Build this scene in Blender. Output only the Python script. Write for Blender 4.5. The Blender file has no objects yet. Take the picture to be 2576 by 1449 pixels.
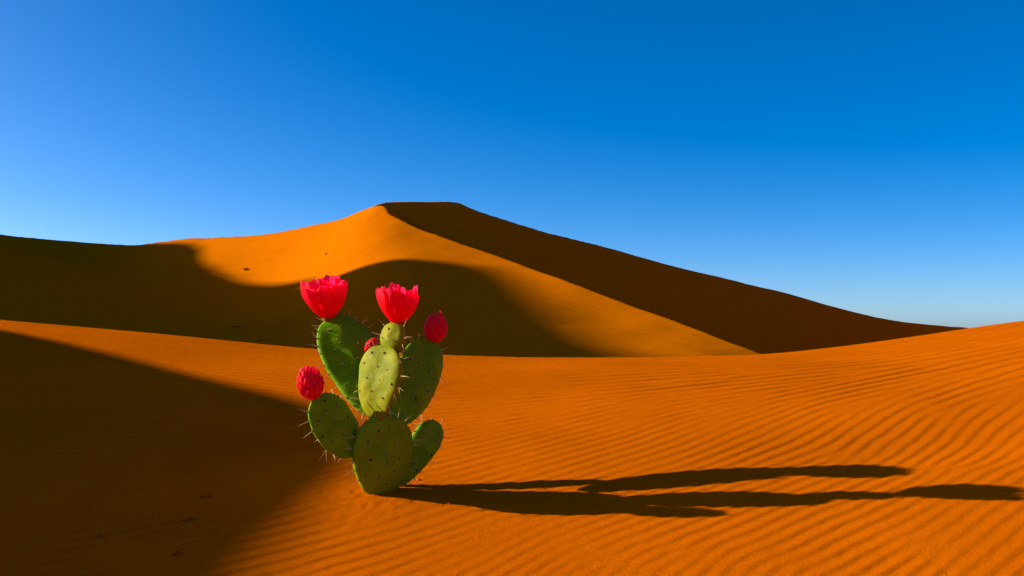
import bpy, math, random
import numpy as np
from mathutils import Vector, Matrix

# ------------------------------------------------------------------ camera, sky, sun, exposure
F = 2474.0            # focal length in units of a 2576 px wide frame
HOR = 832.0           # row of eye level in that frame (2576 x 1449)
EYE = 1.75            # eye height above the sand under the camera
SUN_EL = math.radians(18.3)
SUN_A = math.radians(9.0)       # how far the light also travels towards the camera
EXPOSURE = 0.92
SUN_STRENGTH = 5.0
SKY_STRENGTH = 0.105
SKY_SAT = 1.43

scene = bpy.context.scene
col = scene.collection
cam_data = bpy.data.cameras.new('camera')
cam = bpy.data.objects.new('camera', cam_data)
col.objects.link(cam)
cam_data.sensor_width = 36.0
cam_data.lens = 36.0 * F / 2576.0
cam_data.shift_y = (HOR - 724.5) / 2576.0
cam_data.clip_start = 0.05
cam_data.clip_end = 20000.0
cam.location = (0, 0, EYE)
cam.rotation_euler = (math.radians(90), 0, 0)
scene.camera = cam

# the light travels along +x (left to right), a little towards the camera and down
LDIR = Vector((math.cos(SUN_A) * math.cos(SUN_EL), -math.sin(SUN_A) * math.cos(SUN_EL), -math.sin(SUN_EL)))
to_sun = -LDIR

world = bpy.data.worlds.new('World')
scene.world = world
world.use_nodes = True
wn = world.node_tree.nodes
wl = world.node_tree.links
wn.clear()
w_out = wn.new('ShaderNodeOutputWorld')
w_bg = wn.new('ShaderNodeBackground')
w_sky = wn.new('ShaderNodeTexSky')
w_sky.sky_type = 'NISHITA'
w_sky.sun_disc = False
w_sky.sun_elevation = SUN_EL
w_sky.sun_rotation = math.atan2(to_sun.x, to_sun.y)
w_sky.altitude = 2500.0
w_sky.air_density = 0.67
w_sky.dust_density = 6.0
w_sky.ozone_density = 2.5
w_hsv = wn.new('ShaderNodeHueSaturation')
w_hsv.inputs['Hue'].default_value = 0.503
w_hsv.inputs['Saturation'].default_value = SKY_SAT
wl.new(w_sky.outputs[0], w_hsv.inputs['Color'])
wl.new(w_hsv.outputs[0], w_bg.inputs['Color'])
w_bg.inputs['Strength'].default_value = SKY_STRENGTH
wl.new(w_bg.outputs[0], w_out.inputs['Surface'])

sun_data = bpy.data.lights.new('sun', 'SUN')
sun_data.energy = SUN_STRENGTH
sun_data.angle = math.radians(0.55)
sun_data.color = (1.0, 1.0, 0.72)
sun = bpy.data.objects.new('sun', sun_data)
col.objects.link(sun)
sun.rotation_euler = LDIR.to_track_quat('-Z', 'Y').to_euler()
sun.location = (-30, 5, 20)

scene.render.engine = 'CYCLES'
scene.view_settings.view_transform = 'Standard'
scene.view_settings.look = 'None'
scene.view_settings.exposure = EXPOSURE
scene.view_settings.gamma = 1.0
scene.view_settings.use_curve_mapping = False

# ------------------------------------------------------------------ helpers
def at(px, py, depth):
    """world point seen at frame position (px, py) at this distance"""
    return np.array([(px - 1288.0) / F * depth, depth, EYE - (py - HOR) / F * depth])

def rel(py, depth):
    return EYE - (py - HOR) / F * depth

def smooth(a, b, t):
    t = np.clip((t - a) / (b - a), 0, 1)
    return t * t * (3 - 2 * t)

def vnoise(x, y, seed=0):
    xi = np.floor(x).astype(np.int64); yi = np.floor(y).astype(np.int64)
    fx = x - xi; fy = y - yi
    fx = fx * fx * fx * (fx * (fx * 6 - 15) + 10); fy = fy * fy * fy * (fy * (fy * 6 - 15) + 10)
    def h(i, j):
        n = (i * 374761393 + j * 668265263 + seed * 974711) & 0xffffffff
        n = ((n ^ (n >> 13)) * 1274126177) & 0xffffffff
        n = (n ^ (n >> 16)) & 0xffff
        return n / 32767.5 - 1.0
    a = h(xi, yi); b = h(xi + 1, yi); c = h(xi, yi + 1); d = h(xi + 1, yi + 1)
    return (a * (1 - fx) + b * fx) * (1 - fy) + (c * (1 - fx) + d * fx) * fy

def table(pts, step, sig):
    """smooth 1-D function through control points"""
    p = np.array(pts, float)
    xs = np.arange(p[0, 0], p[-1, 0] + step, step)
    v = np.interp(xs, p[:, 0], p[:, 1])
    n = int(3 * sig / step) + 1
    k = np.exp(-0.5 * (np.arange(-n, n + 1) * step / sig) ** 2); k /= k.sum()
    ext = np.concatenate([v[0] + (v[1] - v[0]) * np.arange(-n, 0), v, v[-1] + (v[-1] - v[-2]) * np.arange(1, n + 1)])
    v2 = np.convolve(ext, k, 'valid')
    return lambda q: np.interp(q, xs, v2)

def grid_mesh(name, xs, ys, zfun, mat, hole=None):
    X, Y = np.meshgrid(xs, ys)
    Z = zfun(X.ravel(), Y.ravel())
    nv = X.size
    co = np.empty((nv, 3), np.float32)
    co[:, 0] = X.ravel(); co[:, 1] = Y.ravel(); co[:, 2] = Z
    nx, ny = len(xs), len(ys)
    i = np.arange(nx - 1)[None, :] + nx * np.arange(ny - 1)[:, None]
    q = np.stack([i, i + 1, i + nx + 1, i + nx], -1).reshape(-1, 4)
    me = bpy.data.meshes.new(name)
    me.vertices.add(nv); me.vertices.foreach_set('co', co.ravel())
    me.loops.add(q.size); me.loops.foreach_set('vertex_index', q.ravel().astype(np.int32))
    me.polygons.add(len(q))
    me.polygons.foreach_set('loop_start', np.arange(0, q.size, 4, dtype=np.int32))
    me.polygons.foreach_set('loop_total', np.full(len(q), 4, np.int32))
    me.polygons.foreach_set('use_smooth', np.ones(len(q), bool))
    me.update(calc_edges=True)
    me.materials.append(mat)
    o = bpy.data.objects.new(name, me)
    col.objects.link(o)
    return o

def mesh_obj(name, verts, faces, mat, parent=None, smooth_shade=True):
    me = bpy.data.meshes.new(name)
    me.from_pydata([tuple(map(float, v)) for v in verts], [], faces)
    if smooth_shade:
        me.polygons.foreach_set('use_smooth', np.ones(len(me.polygons), bool))
    me.update()
    if mat: me.materials.append(mat)
    o = bpy.data.objects.new(name, me)
    col.objects.link(o)
    if parent is not None: o.parent = parent
    return o

def tag(o, label=None, cat=None, group=None, kind=None):
    if label: o['label'] = label
    if cat: o['category'] = cat
    if group: o['group'] = group
    if kind: o['kind'] = kind
    return o

# ------------------------------------------------------------------ materials
def new_mat(name):
    m = bpy.data.materials.new(name); m.use_nodes = True
    nt = m.node_tree
    b = nt.nodes['Principled BSDF']
    return m, nt, b

def sand_material(name, c0, c1, grain_scale, grain_bump, ripple=0.0):
    m, nt, b = new_mat(name)
    n, l = nt.nodes, nt.links
    b.inputs['Roughness'].default_value = 0.9
    b.inputs['Specular IOR Level'].default_value = 0.0
    tc = n.new('ShaderNodeNewGeometry')
    big = n.new('ShaderNodeTexNoise'); big.inputs['Scale'].default_value = 0.8; big.inputs['Detail'].default_value = 6; big.inputs['Roughness'].default_value = 0.62
    gr = n.new('ShaderNodeTexNoise'); gr.inputs['Scale'].default_value = grain_scale; gr.inputs['Detail'].default_value = 2.5
    gr.inputs['Roughness'].default_value = 0.7
    for t in (big, gr): l.new(tc.outputs['Position'], t.inputs['Vector'])
    mix = n.new('ShaderNodeMix'); mix.data_type = 'RGBA'
    mix.inputs[6].default_value = (*c0, 1); mix.inputs[7].default_value = (*c1, 1)
    ma = n.new('ShaderNodeMath'); ma.operation = 'MULTIPLY_ADD'
    ma.inputs[1].default_value = 0.6
    mr = n.new('ShaderNodeMapRange'); mr.inputs['From Min'].default_value = 0.3; mr.inputs['From Max'].default_value = 0.7
    mr.inputs['To Min'].default_value = -0.1; mr.inputs['To Max'].default_value = 0.50
    l.new(gr.outputs['Fac'], mr.inputs['Value'])
    l.new(big.outputs['Fac'], ma.inputs[0]); l.new(mr.outputs[0], ma.inputs[2])
    l.new(ma.outputs[0], mix.inputs[0])
    l.new(mix.outputs[2], b.inputs['Base Color'])
    bp = n.new('ShaderNodeBump'); bp.inputs['Strength'].default_value = 1.0
    bp.inputs['Distance'].default_value = grain_bump
    l.new(gr.outputs['Fac'], bp.inputs['Height'])
    last = bp
    if ripple:
        mp = n.new('ShaderNodeMapping'); mp.inputs['Rotation'].default_value = (0, 0, math.radians(35))
        l.new(tc.outputs['Position'], mp.inputs['Vector'])
        wv = n.new('ShaderNodeTexWave'); wv.inputs['Scale'].default_value = 0.36
        wv.inputs['Distortion'].default_value = 5.0; wv.inputs['Detail'].default_value = 3.0
        wv.inputs['Detail Scale'].default_value = 0.25
        l.new(mp.outputs[0], wv.inputs['Vector'])
        b2 = n.new('ShaderNodeBump'); b2.inputs['Distance'].default_value = ripple
        b2.inputs['Strength'].default_value = 1.0
        l.new(wv.outputs['Fac'], b2.inputs['Height']); l.new(bp.outputs[0], b2.inputs['Normal'])
        last = b2
    l.new(last.outputs[0], b.inputs['Normal'])
    return m

SAND_A, SAND_B = (0.34, 0.055, 0.0004), (0.86, 0.160, 0.001)
M_sand = sand_material('sand', SAND_A, SAND_B, 190.0, 0.0060)
M_dune = sand_material('dune_sand', (0.48, 0.104, 0.0005), (0.58, 0.128, 0.001), 1.1, 0.006, ripple=0.006)

# ------------------------------------------------------------------ the near dune
P_tab = table([(-400, -3.2), (-30, -2.9), (-6, -2.35), (0, -1.75), (2, -1.33), (3.76, -0.94), (4.5, -0.76), (5.5, -0.55), (7, -0.36),
               (8.5, -0.275), (10, -0.263), (11, -0.31), (13, -0.65), (18, -2.0), (30, -5.2), (45, -7.4), (70, -8.0),
               (200, -8.0), (3200, -8.0)], 0.05, 0.45)
R_tab = table([(-3200, 1.4), (-20, 1.3), (-9, 0.72), (-5.2, 0.38), (-3.59, 0.239), (-2.01, 0.077), (0, 0), (1.46, 0), (2.68, 0.029),
               (3.69, 0.142), (4.70, 0.287), (5.2, 0.372), (9, 0.78), (20, 1.3), (3200, 1.4)], 0.05, 0.3)

CACTUS_AT = at(953, 1248, 4.5)

def ground_base(x, y):
    s = smooth(1.0, 10.0, y) * (1 - smooth(25, 60, y))
    z = P_tab(y) + R_tab(x) * s
    z = z - 0.10 * np.exp(-((x + 2.6) / 1.5) ** 2 - ((y - 5.6) / 1.0) ** 2)
    z = z + 0.078 * np.log1p(np.exp(np.clip((x + 0.5) * 4, -40, 40))) / 4 * (1 - smooth(4.0, 9.5, y)) * (1 - smooth(4, 12, x) * 0.8)
    d2 = (x - CACTUS_AT[0]) ** 2 + (y - CACTUS_AT[1]) ** 2
    z = z - 0.06 * np.exp(-((x - 2.1) / 0.9) ** 2 - ((y - 4.75) / 0.35) ** 2)
    z = z + 0.020 * np.exp(-d2 / 0.30 ** 2)
    return z + EYE

def ray_hit(fun, px, py, y0, y1, n=6000):
    Y = np.linspace(y0, y1, n)
    u = (px - 1288.0) / F
    d = EYE - (py - HOR) / F * Y - fun(u * Y, Y)
    k = np.nonzero(d < 0)[0]
    if len(k) == 0: return None
    k = k[0]
    Yk = Y[k] if k == 0 else Y[k - 1] + (Y[k] - Y[k - 1]) * d[k - 1] / (d[k - 1] - d[k])
    return np.array([u * Yk, Yk, EYE - (py - HOR) / F * Yk])

# a dune just out of the frame on the left, whose shadow fills the hollow beside the cactus
NEAR_XC = -15.0
def caster_profile(fun, path, xc, y0, y1, name):
    pts = []
    for px, py in path:
        p = ray_hit(fun, px, py, y0, y1)
        if p is None:
            print(name, 'no hit', px, py); continue
        s = (p[0] - xc) / math.cos(SUN_A)
        pts.append((p[1] + s * math.sin(SUN_A), p[2] + s * math.tan(SUN_EL + math.radians(0.17)), p[0], p[1], p[2]))
    for q in pts: print(name, ' '.join('%8.2f' % v for v in q))
    pts.sort(key=lambda q: q[0])
    return pts

near_path = [(0, 830), (150, 860), (300, 897), (450, 937), (600, 972), (740, 1006), (820, 1030), (868, 1065), (890, 1110), (885, 1160),
             (858, 1205), (800, 1250), (745, 1305), (690, 1365), (640, 1430), (600, 1500)]
npts = caster_profile(ground_base, near_path, NEAR_XC, 2.8, 14.0, 'near')
prof = [(npts[0][0] - 12, npts[0][1] - 5.5), (npts[0][0] - 3, npts[0][1] - 1.2)] + [(q[0], q[1]) for q in npts] + \
       [(npts[-1][0] + 1.5, npts[-1][1] - 0.7), (npts[-1][0] + 12, npts[-1][1] - 6)]
near_crest = table(prof, 0.05, 0.10)

def ground_z(x, y):
    z = ground_base(x, y)
    zc = near_crest(np.clip(y, prof[0][0], prof[-1][0])) - 0.7 * np.maximum(0, prof[0][0] - y) - 0.7 * np.maximum(0, y - prof[-1][0])
    dx = x - NEAR_XC
    r = zc - np.where(dx > 0, 0.62 * dx, -0.28 * dx)
    k = 0.25                                     # soft foot
    m = np.maximum(z, r)
    return m + k * np.exp(-np.abs(z - r) / k) * 0.5 * smooth(2.0, 5.0, np.abs(dx))*(dx < 7)

# wind ripples: a phase field whose crests run as in the sand of the place
samples = [(1797, 979, 9, 14), (2172, 979, 12, 17), (2472, 941, 10, 15), (1797, 1091, 24, 22), (2285, 1110, 33, 28), (1722, 922, 2, 8),
           (1835, 1343, 30, 39), (2172, 1343, 42, 44), (2472, 1343, 50, 66), (2472, 1118, 38, 37), (1075, 1343, 22, 32), (1380, 1377, 28, 34),
           (1346, 1160, 18, 17), (187, 1379, 8, 23), (561, 1379, 13, 26), (140, 1168, 2, 12), (467, 1192, 6, 12), (187, 1028, -14, 10),
           (421, 1005, -8, 9.5), (655, 995, -4, 9), (280, 897, -10, 6.5), (608, 925, -7, 7), (561, 1098, -2, 10.5), (1500, 1000, 6, 11),
           (1300, 940, -1, 8), (1600, 930, 1, 7.5), (1150, 1000, 1, 11), (800, 1200, 10, 17), (900, 1420, 18, 33), (1700, 1430, 30, 42),
           (2000, 920, 5, 9), (2520, 850, 12, 9), (2400, 870, 10, 9), (2250, 890, 8, 9), (2560, 1000, 18, 22), (30, 850, -6, 5), (400, 865, -8, 5), (900, 915, -3, 6), (2300, 1240, 36, 40), (1900, 1220, 28, 32)]
ctr, rows, rhs, wts = [], [], [], []
obs = []
for px, py, ang, sp in samples:
    p = ray_hit(ground_base, px, py, 2.8, 14.0)
    e = 3.0
    a = math.radians(ang)
    p1 = ray_hit(ground_base, px + e * math.cos(a), py - e * math.sin(a), 2.8, 14.0)
    p2 = ray_hit(ground_base, px, py - min(sp, 6.0), 2.8, 14.0)
    if p is None or p1 is None or p2 is None: continue
    t = (p1 - p)[:2]; v = (p2 - p)[:2] * sp / min(sp, 6.0)
    g = np.linalg.solve(np.array([t / np.linalg.norm(t), v]), np.array([0, 2 * math.pi]))
    obs.append((p[:2], g))
C = np.array([o[0] for o in obs]); G = np.array([o[1] for o in obs])
G = np.where((G[:, 1] < 0)[:, None], -G, G)
OBS_A = np.arctan2(G[:, 0], G[:, 1]); OBS_L = np.log(2 * math.pi / np.linalg.norm(G, axis=1))
def ripple_field(x, y):
    """direction and spacing of the ripples at a place, smoothed from those observed"""
    d2 = ((x[:, None] - C[None, :, 0]) / 0.75) ** 2 + ((y[:, None] - C[None, :, 1]) / 0.75) ** 2
    w = np.exp(-0.5 * d2) + 1e-3 / (1 + d2) ** 2
    w /= w.sum(1, keepdims=True)
    return w @ OBS_A, np.exp(w @ OBS_L)

# the ripples are grown from small overlapping wave packets, so that crests fork and end as real ones do
rs = np.random.RandomState(5)
ST = 0.26
px_, py_ = np.meshgrid(np.arange(-8, 8.01, ST), np.arange(2.6, 12.6, ST))
PX = (px_ + rs.uniform(-0.35, 0.35, px_.shape) * ST).ravel(); PY = (py_ + rs.uniform(-0.35, 0.35, px_.shape) * ST).ravel()
PA, PLAM = ripple_field(PX, PY)
PA = PA + 0.20 * vnoise(PX * 1.7, PY * 1.7, 41) + 0.05 * vnoise(PX * 5, PY * 5, 42)
PLAM = np.clip(PLAM * 0.88, 0.05, 0.25) * (1 + 0.12 * vnoise(PX * 1.3, PY * 1.3, 43))
KX = 2 * math.pi / PLAM * np.sin(PA); KY = 2 * math.pi / PLAM * np.cos(PA)
NP_ = len(PX)
nb = []
for k in range(NP_):
    d2 = (PX - PX[k]) ** 2 + (PY - PY[k]) ** 2
    j = np.nonzero((d2 < (2.4 * ST) ** 2) & (d2 > 0))[0]
    nb.append((j, np.exp(-d2[j] / (2 * (1.0 * ST) ** 2))))
TH = np.zeros(NP_)
done = np.zeros(NP_, bool)
for sweep in range(7):
    for k in range(NP_):
        j, w = nb[k]
        if sweep == 0:
            m = done[j]; j = j[m]; w = w[m]; done[k] = True
            if len(j) == 0: continue
        dx = PX[k] - PX[j]; dy = PY[k] - PY[j]
        zz = (w * np.exp(1j * (TH[j] + 0.5 * (KX[j] + KX[k]) * dx + 0.5 * (KY[j] + KY[k]) * dy))).sum()
        TH[k] = np.angle(zz)

def ripple_grid(xs, ys):
    Z = np.zeros((len(ys), len(xs)), np.complex64); Wt = np.zeros((len(ys), len(xs)), np.float32); LM = np.zeros_like(Wt)
    sg = 0.95 * ST; R_ = 2.6 * sg
    for k in range(NP_):
        i0, i1 = np.searchsorted(xs, (PX[k] - R_, PX[k] + R_)); j0, j1 = np.searchsorted(ys, (PY[k] - R_, PY[k] + R_))
        if i1 <= i0 or j1 <= j0: continue
        dx = (xs[i0:i1] - PX[k]).astype(np.float32); dy = (ys[j0:j1] - PY[k]).astype(np.float32)
        wx = np.exp(-dx ** 2 / (2 * sg * sg)); wy = np.exp(-dy ** 2 / (2 * sg * sg))
        ex = wx * np.exp(1j * KX[k] * dx); ey = wy * np.exp(1j * (KY[k] * dy + TH[k]))
        Z[j0:j1, i0:i1] += np.outer(ey, ex)
        w = np.outer(wy, wx)
        Wt[j0:j1, i0:i1] += w; LM[j0:j1, i0:i1] += w * PLAM[k]
    LM /= np.maximum(Wt, 1e-6)
    X, Y = np.meshgrid(xs, ys)
    wob = 0.55 * vnoise(X * 3.4, Y * 3.4, 61) + 0.40 * vnoise(X * 8, Y * 8, 62)
    t = 1.0 - ((np.angle(Z) + wob) / (2 * math.pi)) % 1.0
    pk = 0.88                                     # long windward side, short lee side
    tri = np.where(t < pk, t / pk, (1 - t) / (1 - pk))
    prof_ = tri * tri * (3 - 2 * tri)
    amp = RIPPLE * LM * np.clip(1.6 * np.abs(Z) / np.maximum(Wt, 1e-3), 0, 1) * smooth(0.2, 1.0, Wt)
    amp *= 0.80 + 0.30 * vnoise(X * 0.9, Y * 0.9, 11) + 0.2 * vnoise(X * 3.1, Y * 3.1, 12)
    amp *= 1 + 1.6 * (1 - smooth(-2.2, -0.7, X)) * (1 - 0.6 * smooth(6.0, 8.0, Y))
    d = np.hypot(X - CACTUS_AT[0], Y - CACTUS_AT[1])
    amp *= 0.15 + 0.85 * smooth(0.12, 0.55, d)
    amp *= (1 - smooth(6.0, 7.8, np.abs(X))) * (1 - 0.5 * smooth(5.0, 8.5, Y) * smooth(-2, 0, X)) * (1 - 0.45 * smooth(6.5, 9.0, Y)) * (1 - smooth(10, 12, Y))
    lump = (0.8 * vnoise(X * 60, Y * 60, 21) + 0.7 * vnoise(X * 31 + 5, Y * 27, 22)) * 0.0022 * (1 - smooth(0.12, 0.5, d))
    lump = lump + 0.0009 * vnoise(X * 45, Y * 45, 25) * (Y < 13) * (np.abs(X) < 9)
    return (amp * (prof_ - 0.5) + lump).ravel()
RIPPLE = 0.062

def ground_full(x, y):
    return ground_z(x, y)

def grow(a, step, f, end, cap=1e9):
    out = [a]; s = step
    while out[-1] < end:
        s = min(s * f, cap); out.append(out[-1] + s)
    return out
xf = list(np.arange(0, 3.2, 0.014))
xp = xf + grow(xf[-1], 0.014, 1.015, 9.0, 0.05)[1:]
xp = xp + grow(xp[-1], 0.05, 1.06, 3000)[1:]
xs = np.array(sorted([-v for v in xp[1:]] + xp))
ya = list(np.arange(3.3, 6.2, 0.011))
ya = ya + grow(ya[-1], 0.011, 1.006, 12.0, 0.035)[1:]
ya = ya + grow(ya[-1], 0.035, 1.07, 3000)[1:]
yb = [3.3 - v for v in grow(0, 0.02, 1.09, 350)[1:]]
ys = np.array(sorted(yb + ya))
print('ground grid', len(xs), len(ys), len(xs) * len(ys))
ground = grid_mesh('sand_ground', xs, ys, lambda x, y: ground_z(x, y) + ripple_grid(xs, ys), M_sand)
tag(ground, kind='structure')

# ------------------------------------------------------------------ the great dune behind
crest = [(-250, 560, 185), (0, 590, 190), (130, 603, 205), (230, 612, 212), (330, 616, 214), (470, 601, 206), (640, 592, 190), (760, 572, 180), (870, 545, 172),
         (955, 516, 165), (985, 540, 160), (1060, 577, 153), (1200, 625, 142), (1350, 680, 130), (1500, 735, 119), (1650, 790, 109),
         (1760, 830, 101), (1850, 865, 94), (1910, 890, 90), (2000, 925, 84), (2150, 975, 74)]
face = [(955, 600, 150), (955, 680, 132), (955, 780, 110), (955, 880, 88), (640, 640, 178), (640, 690, 168), (640, 740, 155), (640, 800, 130),
        (640, 870, 95), (330, 650, 196), (330, 690, 180), (330, 740, 152), (330, 820, 112), (0, 640, 174), (0, 700, 148), (0, 790, 112),
        (1200, 700, 128), (1200, 800, 106), (1200, 890, 85), (1500, 800, 107), (1500, 880, 88), (1760, 890, 85),
        (800, 640, 160), (800, 720, 142), (800, 820, 112), (0, 870, 90), (330, 900, 85), (640, 940, 75), (955, 960, 68), (1300, 980, 65), (1760, 980, 68),
        (-250, 640, 165), (-250, 760, 130), (-250, 860, 95)]
cp = np.array([at(*c) for c in crest + face])
cr = np.array([at(*c) for c in crest])
def tps_fit(P, lam=0.6):
    n = len(P)
    d = np.linalg.norm(P[:, None, :2] - P[None, :, :2], axis=-1)
    K = np.where(d > 0, d * d * np.log(np.maximum(d, 1e-9)), 0) + lam * np.eye(n)
    Q = np.hstack([np.ones((n, 1)), P[:, :2]])
    A = np.vstack([np.hstack([K, Q]), np.hstack([Q.T, np.zeros((3, 3))])])
    return np.linalg.solve(A, np.concatenate([P[:, 2], np.zeros(3)]))
TW = tps_fit(cp)
def tps(x, y):
    out = TW[-3] + TW[-2] * x + TW[-1] * y
    for (a, b, _), w in zip(cp, TW[:-3]):
        r2 = (x - a) ** 2 + (y - b) ** 2
        out = out + w * 0.5 * r2 * np.log(np.maximum(r2, 1e-12))
    return out

def densify(P, n=10):
    out = []
    for i in range(len(P) - 1):                   # Catmull-Rom
        p0 = P[max(i - 1, 0)]; p1 = P[i]; p2 = P[i + 1]; p3 = P[min(i + 2, len(P) - 1)]
        for t in np.arange(n) / n:
            out.append(0.5 * ((2 * p1) + (-p0 + p2) * t + (2 * p0 - 5 * p1 + 4 * p2 - p3) * t ** 2 + (-p0 + 3 * p1 - 3 * p2 + p3) * t ** 3))
    out.append(P[-1])
    return np.array(out)

def poly_dist(x, y, P):
    """distance, side (+ = left of the walking direction), height and position along the line at the nearest point"""
    best = np.full(x.shape, 1e18); side = np.zeros(x.shape); hz = np.zeros(x.shape); sv = np.zeros(x.shape)
    L = 0.0
    for i in range(len(P) - 1):
        a = P[i]; d = P[i + 1] - a
        l2 = d[0] ** 2 + d[1] ** 2
        t = np.clip(((x - a[0]) * d[0] + (y - a[1]) * d[1]) / l2, 0, 1)
        ex = x - a[0] - t * d[0]; ey = y - a[1] - t * d[1]
        r = ex * ex + ey * ey
        m = r < best
        best = np.where(m, r, best)
        side = np.where(m, d[0] * ey - d[1] * ex, side)
        hz = np.where(m, a[2] + t * d[2], hz)
        sv = np.where(m, L + t * math.sqrt(l2), sv)
        L += math.sqrt(l2)
    return np.sqrt(best), np.sign(side), hz, sv

CR = densify(cr, 5)
wall = [(940, 518, 166), (958, 511, 168), (985, 507.5, 170), (1060, 507, 173), (1145, 508, 177), (1200, 530, 181), (1350, 577, 190), (1500, 615, 200), (1700, 670, 211),
        (1900, 718, 222), (2000, 743, 228), (2100, 772, 234), (2200, 797, 240), (2300, 812, 246), (2450, 826, 255), (2576, 831, 262), (2800, 840, 275)]
WL = densify(np.array([at(*c) for c in wall]), 4)
# length along CR of the summit, where the slip face begins
_d = np.linalg.norm(np.diff(CR[:, :2], axis=0), axis=1); _s = np.concatenate([[0], np.cumsum(_d)])
S_SUMMIT = _s[9 * 5]

def dune_parts(x, y):
    S = tps(x, y)
    d, sd, hz, sv = poly_dist(x, y, CR)
    slope = 0.22 + (0.62 - 0.22) * smooth(S_SUMMIT - 14, S_SUMMIT + 3, sv)
    near = np.where(sd > 0, hz - slope * d, S)
    # keep the fitted face honest far from its control points
    near = np.where((sd <= 0) & (d > 110), -20, near)
    d2, sd2, hz2, sv2 = poly_dist(x, y, WL)
    w = np.where(sd2 > 0, hz2 - 0.25 * d2, hz2 - 0.64 * d2)
    w = np.where((sd <= 0) & (d > 0.4), -50, w)
    return near, w

LEDGE = None
def dune_z(x, y):
    a, b = dune_parts(x, y)
    z = np.maximum(np.maximum(a, b), EYE - 8.6)
    if LEDGE is not None:
        dl, sl, _h, _s2 = poly_dist(x, y, LEDGE)
        z = z + 0.9 * np.exp(-(dl / np.where(sl > 0, 3.0, 9.0)) ** 1.6)
    z = z + 0.10 * vnoise(x / 9, y / 9, 31) + 0.05 * vnoise(x / 3.5, y / 3.5, 32)
    e = np.minimum(np.minimum(smooth(-150, -128, x), 1 - smooth(118, 140, x)), np.minimum(smooth(58, 72, y), 1 - smooth(285, 320, y)))
    return z * e + (EYE - 9.0) * (1 - e)

LEDGE = densify(np.array([ray_hit(dune_z, *q, 60, 240) for q in [(-60, 628), (0, 640), (100, 662), (200, 681), (330, 688), (480, 691)]]), 4)
xs2 = np.concatenate([np.arange(-150, -118, 2.0), np.arange(-118, 125, 0.36), np.arange(125, 142, 2.0)])
ys2 = np.concatenate([np.arange(58, 76, 1.0), np.arange(76, 262, 0.36), np.arange(262, 322, 2.0)])
main = grid_mesh('great_dune', xs2, ys2, dune_z, M_dune)
tag(main, kind='structure')

# the long ridge out of the frame on the left, whose shadow lies over the foot of the great dune
FAR_XC = -280.0
far_path = [(1600, 925), (1540, 895), (1450, 865), (1380, 820), (1300, 750), (1240, 695), (1180, 668), (1100, 655), (950, 662), (830, 680), (750, 715), (690, 748),
            (600, 716), (520, 684), (492, 655), (494, 630), (470, 616)]
fpts = caster_profile(dune_z, far_path, FAR_XC, 60, 240, 'far')
fq = []
for q in fpts:
    fq.append((q[0], q[1]))
fprof = [(fq[0][0] - 120, fq[0][1] - 120), (fq[0][0] - 18, fq[0][1] - 8)] + fq + [(fq[-1][0] + 12, fq[-1][1] - 4), (fq[-1][0] + 90, fq[-1][1] - 40), (fq[-1][0] + 230, fq[-1][1] - 110)]
far_crest = table(fprof, 0.25, 1.2)
def far_ridge(x, y):
    zc = far_crest(np.clip(y, fprof[0][0], fprof[-1][0]))
    dx = x - FAR_XC
    r = zc - np.where(dx > 0, 0.62 * dx, -0.26 * dx)
    return np.maximum(r, EYE - 9.0)
xs3 = np.concatenate([np.arange(-800, -300, 10.0), np.arange(-300, -270, 0.5), np.arange(-270, -90, 3.0)])
ys3 = np.arange(-60, 560, 1.5)
ridge = grid_mesh('long_dune', xs3, ys3, far_ridge, M_dune)
tag(ridge, kind='structure')

# unseen dune added on the right to bounce warm sunlight onto the shaded wall
BOUNCE_CREST = table([(-260, -9), (-200, 12), (-120, 32), (-40, 38), (60, 33), (150, 34), (215, 26), (262, 4), (275, -9)], 1.0, 12.0)
def bounce_dune(x, y):
    zc = BOUNCE_CREST(np.clip(y, -260, 275))
    xc = 205 + 14 * np.sin(y / 55.0)
    dx = x - xc
    return np.maximum(zc - np.where(dx < 0, -0.55 * dx, 0.6 * dx) + 0.4 * vnoise(x / 14, y / 14, 51), EYE - 9.2)
bounce = grid_mesh('bounce_dune', np.arange(110, 320, 2.0), np.arange(-262, 278, 3.0), bounce_dune, M_dune)
tag(bounce, kind='structure')

# ------------------------------------------------------------------ the prickly pear
rng = random.Random(7)

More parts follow.
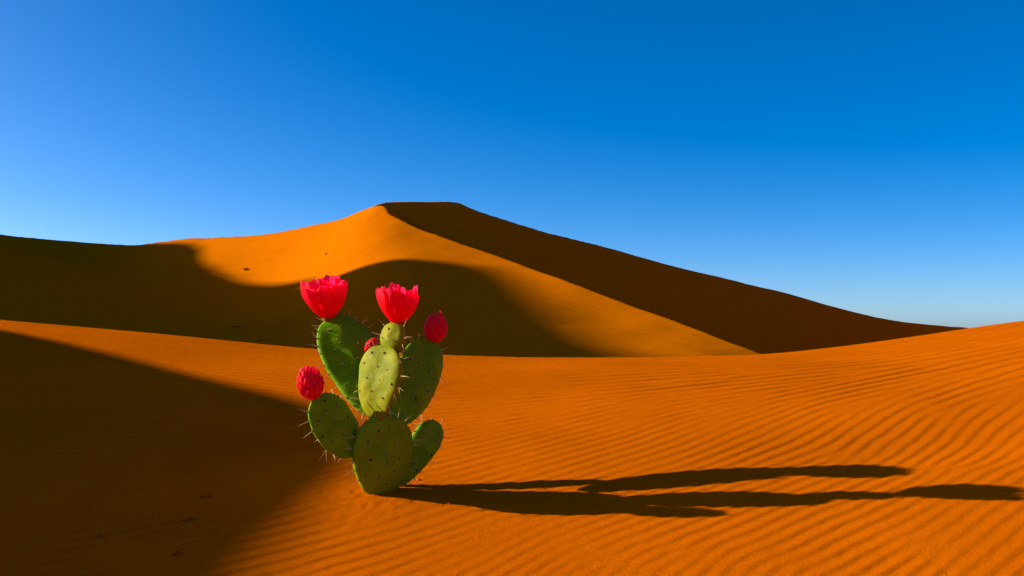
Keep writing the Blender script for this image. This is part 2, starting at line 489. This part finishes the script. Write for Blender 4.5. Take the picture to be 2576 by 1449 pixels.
def pad_material(name, ca, cb):
    m, nt, b = new_mat(name)
    n, l = nt.nodes, nt.links
    g = n.new('ShaderNodeNewGeometry')
    n1 = n.new('ShaderNodeTexNoise'); n1.inputs['Scale'].default_value = 14; n1.inputs['Detail'].default_value = 6
    n2 = n.new('ShaderNodeTexNoise'); n2.inputs['Scale'].default_value = 90; n2.inputs['Detail'].default_value = 3
    for t in (n1, n2): l.new(g.outputs['Position'], t.inputs['Vector'])
    r = n.new('ShaderNodeValToRGB')
    r.color_ramp.elements[0].position = 0.32; r.color_ramp.elements[0].color = (*ca, 1)
    r.color_ramp.elements[1].position = 0.70; r.color_ramp.elements[1].color = (*cb, 1)
    l.new(n1.outputs['Fac'], r.inputs[0])
    mx = n.new('ShaderNodeMix'); mx.data_type = 'RGBA'; mx.blend_type = 'MULTIPLY'; mx.inputs[0].default_value = 0.35
    l.new(r.outputs[0], mx.inputs[6]); l.new(n2.outputs['Color'], mx.inputs[7])
    hs = n.new('ShaderNodeHueSaturation'); hs.inputs['Saturation'].default_value = 1.05; hs.inputs['Value'].default_value = 1.2
    l.new(mx.outputs[2], hs.inputs['Color']); 
    # corky scars and dust
    n3 = n.new('ShaderNodeTexNoise'); n3.inputs['Scale'].default_value = 34; n3.inputs['Detail'].default_value = 5
    l.new(g.outputs['Position'], n3.inputs['Vector'])
    mr = n.new('ShaderNodeMapRange'); mr.inputs['From Min'].default_value = 0.60; mr.inputs['From Max'].default_value = 0.74
    mr.inputs['To Max'].default_value = 0.55
    l.new(n3.outputs['Fac'], mr.inputs['Value'])
    sc2 = n.new('ShaderNodeMix'); sc2.data_type = 'RGBA'; sc2.inputs[7].default_value = (0.26, 0.17, 0.05, 1)
    l.new(mr.outputs[0], sc2.inputs[0]); l.new(hs.outputs[0], sc2.inputs[6])
    l.new(sc2.outputs[2], b.inputs['Base Color'])
    b.inputs['Roughness'].default_value = 0.6; b.inputs['Specular IOR Level'].default_value = 0.06
    bp = n.new('ShaderNodeBump'); bp.inputs['Distance'].default_value = 0.010; bp.inputs['Strength'].default_value = 0.6
    l.new(n1.outputs['Fac'], bp.inputs['Height'])
    b2 = n.new('ShaderNodeBump'); b2.inputs['Distance'].default_value = 0.0006; b2.inputs['Strength'].default_value = 0.6
    l.new(n2.outputs['Fac'], b2.inputs['Height']); l.new(bp.outputs[0], b2.inputs['Normal'])
    l.new(b2.outputs[0], b.inputs['Normal'])
    return m

def petal_material(name, c0, c1, trans):
    m, nt, b = new_mat(name)
    n, l = nt.nodes, nt.links
    tc = n.new('ShaderNodeTexCoord'); sp = n.new('ShaderNodeSeparateXYZ')
    l.new(tc.outputs['Generated'], sp.inputs[0])
    nz = n.new('ShaderNodeTexNoise'); nz.inputs['Scale'].default_value = 7.0; nz.inputs['Detail'].default_value = 4
    l.new(tc.outputs['Generated'], nz.inputs['Vector'])
    ad = n.new('ShaderNodeMath'); ad.operation = 'MULTIPLY_ADD'; ad.inputs[1].default_value = 0.8
    sb = n.new('ShaderNodeMath'); sb.operation = 'SUBTRACT'; sb.inputs[1].default_value = 0.5
    l.new(nz.outputs['Fac'], sb.inputs[0]); l.new(sb.outputs[0], ad.inputs[0]); l.new(sp.outputs['Z'], ad.inputs[2])
    r = n.new('ShaderNodeValToRGB')
    r.color_ramp.elements[0].position = 0.45; r.color_ramp.elements[0].color = (*c0, 1)
    r.color_ramp.elements[1].position = 1.0; r.color_ramp.elements[1].color = (*c1, 1)
    l.new(ad.outputs[0], r.inputs[0]); l.new(r.outputs[0], b.inputs['Base Color'])
    b.inputs['Roughness'].default_value = 0.6; b.inputs['Specular IOR Level'].default_value = 0.15
    tr = n.new('ShaderNodeBsdfTranslucent'); l.new(r.outputs[0], tr.inputs['Color'])
    mx = n.new('ShaderNodeMixShader'); mx.inputs[0].default_value = trans
    l.new(b.outputs[0], mx.inputs[1]); l.new(tr.outputs[0], mx.inputs[2])
    l.new(mx.outputs[0], n['Material Output'].inputs['Surface'])
    return m

def plain(name, c, rough=0.7, noise=0.25):
    m, nt, b = new_mat(name)
    n, l = nt.nodes, nt.links
    tc = n.new('ShaderNodeTexCoord')
    nz = n.new('ShaderNodeTexNoise'); nz.inputs['Scale'].default_value = 9; nz.inputs['Detail'].default_value = 4
    l.new(tc.outputs['Object'], nz.inputs['Vector'])
    r = n.new('ShaderNodeValToRGB')
    r.color_ramp.elements[0].position = 0.3; r.color_ramp.elements[0].color = (*[v * (1 - noise) for v in c], 1)
    r.color_ramp.elements[1].position = 0.7; r.color_ramp.elements[1].color = (*[v * (1 + noise) for v in c], 1)
    l.new(nz.outputs['Fac'], r.inputs[0]); l.new(r.outputs[0], b.inputs['Base Color'])
    b.inputs['Roughness'].default_value = rough; b.inputs['Specular IOR Level'].default_value = 0.2
    return m

M_pad = pad_material('green_pad_skin', (0.105, 0.225, 0.004), (0.180, 0.300, 0.008))
M_old = pad_material('old_pad_skin', (0.135, 0.225, 0.004), (0.205, 0.285, 0.008))
M_young = pad_material('young_pad_skin', (0.165, 0.170, 0.003), (0.265, 0.232, 0.007))
M_petal = petal_material('petal_red', (0.99, 0.003, 0.022), (0.99, 0.018, 0.11), 0.78)
M_bud = petal_material('bud_red', (0.88, 0.003, 0.014), (0.92, 0.008, 0.060), 0.40)
M_recept = plain('flower_base', (0.30, 0.07, 0.01))
M_areole = plain('areole_felt', (0.045, 0.022, 0.006), 0.9)
M_spine = plain('spine', (0.66, 0.44, 0.18), 0.45)
M_twig = plain('dry_twig', (0.20, 0.045, 0.008), 0.9)
M_shrub = plain('dry_shrub', (0.060, 0.032, 0.010), 0.9)

def unit(v): return v / np.linalg.norm(v)

cactus = bpy.data.objects.new('prickly_pear_cactus', None)
col.objects.link(cactus)
cactus.location = CACTUS_AT
tag(cactus, 'green prickly pear cactus with red flowers and buds growing from the rippled sand', 'cactus')

cone_v, cone_f = [], []
for i in range(5):
    a = 2 * math.pi * i / 5
    cone_v.append((math.cos(a), math.sin(a), 0.0))
for i in range(5):
    a = 2 * math.pi * i / 5
    cone_v.append((math.cos(a) * 0.62 + 0.0, math.sin(a) * 0.62, 0.55))
cone_v.append((0.5, 0, 1.0))
for i in range(5):
    j = (i + 1) % 5
    cone_f += [(i, j, 5 + j, 5 + i), (5 + i, 5 + j, 10)]
spine_me = bpy.data.meshes.new('spine'); spine_me.from_pydata(cone_v, [], cone_f); spine_me.materials.append(M_spine)
# areole: a small lumpy cushion with an upturned tuft
av, af = [(0, 0, 0.9)], []
for k, (rr, zz) in enumerate([(0.6, 0.62), (1.0, 0.0)]):
    for i in range(7):
        a = 2 * math.pi * i / 7
        q = rr * (1 + 0.25 * math.sin(3 * a + k))
        av.append((q * math.cos(a), q * math.sin(a), zz))
for i in range(7):
    j = (i + 1) % 7
    af += [(0, 1 + i, 1 + j), (1 + i, 8 + i, 8 + j, 1 + j)]
areole_me = bpy.data.meshes.new('areole'); areole_me.from_pydata(av, [], af); areole_me.materials.append(M_areole)
areole_me.polygons.foreach_set('use_smooth', np.ones(len(areole_me.polygons), bool))

def frame_matrix(pos, zdir, sx, sz, roll):
    z = Vector(zdir).normalized()
    q = z.to_track_quat('Z', 'Y').to_matrix().to_4x4()
    return Matrix.Translation(Vector(pos)) @ q @ Matrix.Rotation(roll, 4, 'Z') @ Matrix.Diagonal((sx, sx, sz, 1))

class Pad:
    def __init__(self, base, tip, width_px, thick, yaw, ob=0.25, nface=18, seed=1, buried=False, bend=0.0, mat=None):
        B = at(*base); T = at(*tip)
        self.B, self.T = B, T
        a = T - B; self.L = np.linalg.norm(a); a = a / self.L
        view = unit((B + T) / 2 - np.array([0, 0, EYE]))
        b = unit(np.cross(view, a)) * -1            # sideways, roughly +x
        if b[0] < 0: b = -b
        n = np.cross(a, b)                          # towards the camera
        if n[1] > 0: n = -n
        y = math.radians(yaw)
        b2 = b * math.cos(y) - n * math.sin(y)      # yaw > 0: face turns to the left
        n2 = n * math.cos(y) + b * math.sin(y) * 1.0
        # keep it orthogonal
        n2 = unit(np.cross(a, b2)); n2 = n2 if n2 @ n > 0 else -n2
        self.a, self.b, self.n = a, b2, n2
        depth = (base[2] + tip[2]) / 2
        self.W = width_px / F * depth / max(0.5, math.cos(y))
        self.t = thick; self.ob = ob; self.seed = seed; self.bend = bend
        r = random.Random(seed)
        self.ph = [r.uniform(0, 6.28) for _ in range(4)]
        obj_loc = B - CACTUS_AT
        NF, NR = 56, 15
        verts, faces = [], []
        for j in range(NR + 1):
            ps = -math.pi / 2 + math.pi * j / NR
            for i in range(NF):
                f = 2 * math.pi * i / NF
                verts.append(self.pt(f, ps) - B)
        for j in range(NR):
            for i in range(NF):
                k = (i + 1) % NF
                faces.append((j * NF + i, j * NF + k, (j + 1) * NF + k, (j + 1) * NF + i))
        faces.append(tuple(range(NF))[::-1]); faces.append(tuple(range(NR * NF, (NR + 1) * NF)))
        self.o = mesh_obj('pad', verts, faces, mat or M_pad, cactus)
        self.o.location = obj_loc
        import bmesh
        bm = bmesh.new(); bm.from_mesh(self.o.data)
        bmesh.ops.recalc_face_normals(bm, faces=bm.faces); bm.to_mesh(self.o.data); bm.free()
        self.dress(nface, buried, r)
    def outline(self, f):
        t = 0.5 - 0.5 * math.cos(f)
        ca = abs(math.cos(f)) ** 0.92 * (1 if math.cos(f) > 0 else -1)
        t = 0.5 - 0.5 * ca
        s = math.sin(f)
        lat = (1 if s > 0 else -1) * abs(s) ** 0.95 * (1 + self.ob * (t - 0.5) * 2) / (1 + 0.25 * abs(self.ob))
        lat *= 1 + 0.02 * math.sin(3 * f + self.ph[0]) + 0.012 * math.sin(7 * f + self.ph[1]) + 0.007 * math.sin(13 * f + self.ph[2])
        return t * self.L, lat * self.W / 2
    def pt(self, f, ps):
        """f round the outline from the base, ps from back (-pi/2) to front (pi/2)"""
        u, v = self.outline(f)
        rho = abs(math.cos(ps)) ** 0.75
        c = self.L * 0.55
        uu = c + (u - c) * rho; vv = v * rho
        tt = uu / self.L
        th = self.t * (0.55 + 0.45 * math.sin(math.pi * min(max(tt, 0), 1) ** 0.8)) if tt < 0.9 else self.t * 0.7
        th = self.t * (0.72 + 0.28 * (1 - (2 * tt - 1) ** 2))
        s = math.sin(ps)
        w = (1 if s > 0 else -1) * abs(s) ** 0.85 * th / 2
        w += self.bend * self.L * ((tt - 0.5) ** 2 - 0.25) + 0.02 * self.W * math.sin(9 * vv / self.W + self.ph[3])
        w += 0.0016 * math.sin(uu * 70 + self.ph[0]) * math.sin(vv * 80 + self.ph[1])
        return self.B + self.a * uu + self.b * vv + self.n * w
    def normal(self, f, ps):
        e = 0.02
        d1 = self.pt(f + e, ps) - self.pt(f - e, ps); d2 = self.pt(f, ps + e) - self.pt(f, ps - e)
        n = unit(np.cross(d1, d2))
        c = self.B + self.a * self.L * 0.55
        return n if n @ (self.pt(f, ps) - c) > 0 else -n
    def face_point(self, u, v, side):
        """find (f, ps) for a place on the face: u along, v across in -1..1"""
        c = 0.55
        best = None
        for i in range(48):
            f = 2 * math.pi * i / 48
            uu, vv = self.outline(f)
            for rho in (0.2, 0.35, 0.5, 0.65, 0.78, 0.88):
                p = ((c * self.L + (uu - c * self.L) * rho) / self.L, vv * rho / (self.W / 2))
                d = (p[0] - u) ** 2 * 1.5 + (p[1] - v) ** 2
                if best is None or d < best[0]: best = (d, f, rho)
        ps = math.acos(best[2] ** (1 / 0.75)) * side
        return best[1], ps
    def dress(self, nface, buried, r):
        B = self.B
        fv, ff = [], []
        def add_short(p, d, length, rad):
            m = frame_matrix(p - B, d, rad, length, r.uniform(0, 6.28))
            k = len(fv)
            for c in cone_v: fv.append(tuple(m @ Vector(c)))
            for q in cone_f: ff.append(tuple(k + i for i in q))
        def areole(p, nrm, size):
            o = bpy.data.objects.new('areole', areole_me); col.objects.link(o); o.parent = self.o
            o.matrix_local = frame_matrix(p - B - nrm * 0.0008, nrm, size, size * 0.8, r.uniform(0, 6.28))
        def spine(p, d, length, rad):
            o = bpy.data.objects.new('spine', spine_me); col.objects.link(o); o.parent = self.o
            o.matrix_local = frame_matrix(p - B, d, rad, length, r.uniform(0, 6.28))
        # rim
        per = 2 * (self.L + self.W) * 0.8
        nrim = max(8, int(per / 0.042))
        for i in range(nrim):
            f = 2 * math.pi * (i + r.uniform(-0.25, 0.25)) / nrim
            if min(f % (2 * math.pi), 2 * math.pi - f % (2 * math.pi)) < 0.55: continue
            ps = r.uniform(-0.25, 0.25)
            p = self.pt(f, ps); nr = self.normal(f, ps)
            if buried and p[2] < CACTUS_AT[2] + 0.05: continue
            areole(p, nr, r.uniform(0.0042, 0.0056))
            for k in range(r.choice((1, 2, 2, 2))):
                d = unit(nr + 0.55 * np.array([r.gauss(0, 1), r.gauss(0, 1), r.gauss(0, 0.6)]) * 0.6)
                spine(p, d, r.uniform(0.030, 0.075), r.uniform(0.0012, 0.0016))
            for k in range(4):
                d = unit(nr + np.array([r.gauss(0, .5), r.gauss(0, .5), r.gauss(0, .5)]))
                add_short(p, d, r.uniform(0.006, 0.013), 0.0006)
        # faces: a slanting lattice
        for side in (1, -1):
            pts = []
            step = math.sqrt(1.35 / nface)
            row = 0; u = 0.14
            while u < 0.95:
                v = -0.85 + (0.5 * step * 2 if row % 2 else 0)
                while v < 0.9:
                    uu = u + r.uniform(-0.03, 0.03); vv = v + r.uniform(-0.07, 0.07)
                    if ((uu - 0.54) / 0.40) ** 2 + (vv / 0.82) ** 2 < 1: pts.append((uu, vv))
                    v += step * 2
                u += step * 0.75; row += 1
            if side == -1: pts = pts[::2]
            for (u, v) in pts:
                f, ps = self.face_point(u, v, side)
                p = self.pt(f, ps); nr = self.normal(f, ps)
                if nr @ (self.n * side) < 0: nr = -nr
                if buried and p[2] < CACTUS_AT[2] + 0.03: continue
                areole(p, nr, r.uniform(0.0052, 0.0072))
                for k in range(4):
                    d = unit(nr * 0.7 + np.array([r.gauss(0, .6), r.gauss(0, .6), r.gauss(0, .6)]))
                    add_short(p, d, r.uniform(0.008, 0.024), 0.0008)
        g = mesh_obj('glochids', fv, ff, M_spine, self.o, False)
        tag(g, kind='stuff')

pads = {}
pads['low'] = Pad((957, 1254, 4.50), (970, 1042, 4.46), 150, 0.085, 18, 0.10, 24, 1, True, mat=M_old)
pads['arm'] = Pad((893, 1147, 4.46), (797, 997, 4.38), 112, 0.046, 18, 0.10, 20, 2)
pads['mid'] = Pad((940, 1056, 4.45), (968, 868, 4.46), 110, 0.060, -48, 0.22, 20, 3, mat=M_young)
pads['backleft'] = Pad((938, 1046, 4.56), (843, 793, 4.88), 142, 0.054, 16, 0.28, 26, 4)
pads['backright'] = Pad((990, 1068, 4.56), (1090, 856, 4.82), 122, 0.056, 20, 0.10, 24, 5)
pads['top'] = Pad((984, 892, 4.46), (991, 811, 4.47), 58, 0.062, -46, 0.10, 7, 6, mat=M_young)
pads['right'] = Pad((1002, 1226, 4.56), (1100, 1060, 4.66), 76, 0.050, 14, 0.42, 18, 8)

def petal_mesh(R, H, spread, close, seed, frill=1.0, nu=20, nv=12):
    r = random.Random(seed)
    p1, p2, p3 = r.uniform(0, 6), r.uniform(0, 6), r.uniform(0, 6)
    verts, faces = [], []
    for j in range(nv + 1):
        v = j / nv
        for i in range(nu + 1):
            s = 2 * i / nu - 1
            wv = (0.22 + 0.78 * math.sin(min(1, v / 0.72) * math.pi / 2)) * (1 if v < 0.78 else math.sqrt(max(0.05, 1 - ((v - 0.78) / 0.245) ** 2)) * 0.30 + 0.70)
            ang = s * spread * wv
            top = 1 - 0.10 * s ** 4 * v + frill * v ** 3 * (0.045 * math.sin(2.6 * s + p1) + 0.022 * math.sin(8 * s + p2) + 0.012 * math.sin(13 * s + p3))
            rad = R * (0.13 + 0.87 * math.sin(v ** 0.85 * math.pi * (0.5 + 0.16 * close)) * (1 - 0.22 * close * v))
            rad *= 1 + frill * v * v * (0.08 * math.sin(3 * s + p3) + 0.06 * math.sin(9 * s + p1)) - 0.05 * (1 - s * s) * v * 0
            rad += R * 0.06 * math.cos(s * 2.2) * v * (1 - v) * 2
            verts.append((rad * math.cos(ang), rad * math.sin(ang), H * v * top))
    for j in range(nv):
        for i in range(nu):
            a = j * (nu + 1) + i
            faces.append((a, a + 1, a + nu + 2, a + nu + 1))
    return verts, faces

def lathe(profile, n=14):
    verts, faces = [], []
    for (rr, zz) in profile:
        for i in range(n):
            a = 2 * math.pi * i / n
            verts.append((rr * math.cos(a), rr * math.sin(a), zz))
    for j in range(len(profile) - 1):
        for i in range(n):
            k = (i + 1) % n
            faces.append((j * n + i, j * n + k, (j + 1) * n + k, (j + 1) * n + i))
    faces.append(tuple(range(n))[::-1]); faces.append(tuple(range((len(profile) - 1) * n, len(profile) * n)))
    return verts, faces

def place(o, p, axis, roll=0.0):
    o.matrix_local = Matrix.Translation(Vector(p - CACTUS_AT)) @ Vector(axis).normalized().to_track_quat('Z', 'Y').to_matrix().to_4x4() @ Matrix.Rotation(roll, 4, 'Z')

def flower(base, top, width_px, seed):
    r = random.Random(seed)
    B = at(*base); T = at(*top)
    H = np.linalg.norm(T - B); R = width_px / F * base[2] / 2
    v, f = lathe([(R * 0.10, -0.012), (R * 0.20, -0.004), (R * 0.26, H * 0.06), (R * 0.20, H * 0.16), (R * 0.05, H * 0.2)])
    o = mesh_obj('flower', v, f, M_recept, cactus)
    place(o, B, T - B, r.uniform(0, 6.28))
    for ring, (n, rr, hh, sp, cl) in enumerate([(4, 1.0, 0.90, 1.05, 0.10), (5, 0.93, 1.0, 0.95, 0.4), (4, 0.66, 1.0, 1.05, 0.75)]):
        for i in range(n):
            vv, fc = petal_mesh(R * rr * r.uniform(0.88, 1.10), H * hh * r.uniform(0.80, 1.06), sp * r.uniform(0.9, 1.1), cl + r.uniform(-0.3, 0.25), r.random())
            p = mesh_obj('petal', vv, fc, M_petal, o)
            p.rotation_euler = (r.uniform(-0.08, 0.08), r.uniform(-0.08, 0.08), 2 * math.pi * (i + 0.5 * (ring % 2)) / n + r.uniform(-0.15, 0.15))
    return o

def bud(base, top, width_px, seed, rings=6):
    r = random.Random(seed)
    B = at(*base); T = at(*top)
    H = np.linalg.norm(T - B); R = width_px / F * base[2] / 2
    prof_ = []
    def rad(t): return R * 0.90 * (0.16 + 0.84 * math.sin(math.pi * min(1, 0.06 + 0.86 * t ** 0.95)) ** 0.75)
    for k in range(11):
        t = k / 10
        prof_.append((max(0.004, rad(t) * (1 if t < 1 else 0.25)), H * t * 0.95))
    v, f = lathe(prof_, 16)
    o = mesh_obj('flower_bud', v, f, M_bud, cactus)
    place(o, B, T - B, r.uniform(0, 6.28))
    total = rings * 9
    for k in range(total):
        t = 0.06 + 0.92 * (k + 0.5) / total
        w = R * 0.25 * r.uniform(0.75, 1.25) * (0.55 + 0.45 * rad(t) / R); h = H * 0.30 * r.uniform(0.75, 1.3)
        pv, pf = [], []
        for jj in range(5):
            vv = jj / 4
            for ii in range(5):
                sx = 2 * ii / 4 - 1
                ww = w * (0.55 + 0.45 * math.sin(vv * math.pi)) * (1 - 0.6 * vv ** 3)
                out = 0.15 * R * math.sin(vv * math.pi * 0.75) * (1 - 0.75 * sx * sx) + 0.04 * R * vv ** 3
                pv.append((out, sx * ww, (vv - 0.35) * h))
        for jj in range(4):
            for ii in range(4):
                q = jj * 5 + ii
                pf.append((q, q + 1, q + 6, q + 5))
        p = mesh_obj('petal', pv, pf, M_bud, o)
        aa = k * 2.39996 + r.uniform(-0.12, 0.12)
        lean = math.atan2(rad(min(1, t + 0.05)) - rad(max(0, t - 0.05)), H * 0.10)
        q = rad(t) * 0.97
        p.location = (q * math.cos(aa), q * math.sin(aa), H * t * 0.95)
        p.rotation_euler = (r.uniform(-0.2, 0.2), max(-0.9, min(0.6, lean * 0.8)), aa)
    return o

flower((826, 804, 4.85), (806, 704, 4.86), 114, 31)
flower((999, 818, 4.47), (1004, 722, 4.48), 104, 47)
bud((789, 1002, 4.39), (773, 927, 4.36), 66, 5)
bud((1093, 860, 4.81), (1099, 791, 4.82), 58, 9)
bud((921, 884, 4.73), (944, 852, 4.72), 24, 12, 4)

# ------------------------------------------------------------------ small things on the sand
def tube(path, radii, n=6):
    verts, faces = [], []
    for i, p in enumerate(path):
        p = np.array(p, float)
        d = np.array(path[min(i + 1, len(path) - 1)], float) - np.array(path[max(i - 1, 0)], float)
        d = unit(d); s1 = unit(np.cross(d, [0.3, 0.2, 0.93])); s2 = np.cross(d, s1)
        for k in range(n):
            a = 2 * math.pi * k / n
            verts.append(p + (s1 * math.cos(a) + s2 * math.sin(a)) * radii[i])
    for i in range(len(path) - 1):
        for k in range(n):
            m = (k + 1) % n
            faces.append((i * n + k, i * n + m, (i + 1) * n + m, (i + 1) * n + k))
    faces.append(tuple(range(n))[::-1]); faces.append(tuple(range((len(path) - 1) * n, len(path) * n)))
    return verts, faces

def merge(parts):
    V, Fc = [], []
    for v, f in parts:
        k = len(V); V += list(v); Fc += [tuple(i + k for i in q) for q in f]
    return V, Fc

def twig(px, py, length_px, ang, label, seed):
    r = random.Random(seed)
    p = ray_hit(lambda x, y: ground_full(x, y), px, py, 2.8, 14)
    L = length_px / F * p[1]
    o = bpy.data.objects.new('twig', None); col.objects.link(o)
    o.location = p; o.rotation_euler = (0, 0, math.radians(ang))
    tag(o, label, 'twig', 'dry twigs on the shaded sand')
    def gz(x, y):
        c, s_ = math.cos(math.radians(ang)), math.sin(math.radians(ang))
        return float(ground_full(np.array([p[0] + c * x - s_ * y]), np.array([p[1] + s_ * x + c * y]))[0]) - p[2]
    path = []
    for i in range(7):
        x = (i / 6 - 0.5) * L; y = 0.10 * L * math.sin(i * 1.3 + seed)
        path.append((x, y, gz(x, y) + 0.004 + 0.006 * (i == 3)))
    v, f = tube(path, [0.0022, 0.003, 0.003, 0.0028, 0.0025, 0.002, 0.001])
    mesh_obj('stem', v, f, M_twig, o)
    for k in (2, 3, 4):
        q = path[k]; sg = 1 if k % 2 else -1
        pth = []
        for j in range(4):
            x = q[0] + L * 0.09 * j; y = q[1] + sg * L * 0.07 * j
            pth.append((x, y, max(q[2] - 0.001 * j, gz(x, y) + 0.002) + 0.002 * j))
        v, f = tube(pth, [0.0018, 0.0015, 0.0012, 0.0008], 5)
        mesh_obj('side_shoot', v, f, M_twig, o)

twig(520, 1252, 34, 4, 'short dark dry twig on shaded sand, the one nearest the cactus', 3)
twig(475, 1310, 40, 18, 'forked dry twig lying between two others on shaded ripples', 8)
twig(250, 1353, 26, 8, 'tiny dark dry twig lying alone in the deep shade', 5)
twig(447, 1395, 30, 22, 'thin slanting dry twig on shaded sand by the lit edge', 11)

def shrub(px, py, wide_px, high_px, label, seed, n=46):
    r = random.Random(seed)
    p = ray_hit(lambda x, y: dune_z(x, y), px, py, 60, 260)
    if p is None: return
    w = wide_px / F * p[1] / 2; h = high_px / F * p[1]
    o = bpy.data.objects.new('desert_shrub', None); col.objects.link(o)
    o.location = p; tag(o, label, 'shrub', 'dry shrubs on the great dune')
    # a wind-blown heap of sand in its lee, and wiry stems
    hv, hf = lathe([(w * 0.8, -0.25), (w * 0.55, 0.06), (w * 0.25, 0.22), (w * 0.02, 0.26)], 12)
    hv = [(x * 1.25 + 0.3 * w, y, z) for x, y, z in hv]
    mesh_obj('sand_heap', hv, hf, M_dune, o)
    parts = []
    for k in range(n):
        a = r.uniform(0, 6.28); l_ = r.uniform(0.35, 1.0); lean = r.uniform(0.3, 1.0)
        x0, y0 = r.gauss(0, 0.18) * w, r.gauss(0, 0.18) * w
        gx = x0 + math.cos(a) * w * lean * l_; gy = y0 + math.sin(a) * w * lean * l_
        hh = h * l_ * (1.2 - 0.7 * lean)
        path = [(x0, y0, 0.0), (x0 * 0.6 + gx * 0.4, y0 * 0.6 + gy * 0.4, hh * 0.75), (gx, gy, hh)]
        parts.append(tube(path, [0.035, 0.03, 0.012], 4))
    v, f = merge(parts)
    c = mesh_obj('stems', v, f, M_shrub, o, False); tag(c, kind='stuff')

shrub(618, 679, 20, 7, 'wider dry shrub with a sand tail on the sunlit dune face', 3)
shrub(820, 640, 9, 4, 'tiny dark dry shrub alone high on the sunlit dune face', 4)
shrub(172, 672, 10, 3, 'dry shrub on the shaded ledge beside a smaller tuft', 5)
shrub(120, 662, 8, 3, 'small dry tuft farther along the shaded ledge', 6)
shrub(600, 823, 60, 4, 'long low patch of dry scrub in the shaded dune foot', 7, 90)
shrub(660, 856, 34, 3, 'thin low dry scrub just behind the lit sand crest', 8, 60)

def clod(px, py, size, label, seed):
    import bmesh
    r = random.Random(seed)
    p = ray_hit(lambda x, y: ground_full(x, y), px, py, 2.8, 14)
    bm = bmesh.new(); bmesh.ops.create_icosphere(bm, subdivisions=3, radius=1)
    for v in bm.verts:
        k = 1 + 0.22 * math.sin(3.1 * v.co.x + seed) * math.sin(2.7 * v.co.y + 1) + 0.12 * math.sin(7 * v.co.z + 5 * v.co.x + seed)
        v.co = Vector((v.co.x * k * size * 1.3, v.co.y * k * size * 0.8, v.co.z * k * size * 0.55))
    me = bpy.data.meshes.new('sand_clod'); bm.to_mesh(me); bm.free()
    me.polygons.foreach_set('use_smooth', np.ones(len(me.polygons), bool)); me.materials.append(M_sand)
    o = bpy.data.objects.new('sand_clod', me); col.objects.link(o)
    o.location = p + np.array([0, 0, size * 0.12]); o.rotation_euler = (0.1, 0.15, r.uniform(0, 6))
    tag(o, label, 'sand clod', 'sand clods beside the cactus')

clod(1128, 1266, 0.012, 'small orange sand clod at the near edge of the cactus shadow', 2)
clod(1052, 1207, 0.009, 'tiny reddish sand clod under the low right cactus pad', 6)
clod(880, 1240, 0.008, 'tiny sand clod on the sunward side of the cactus foot', 9)
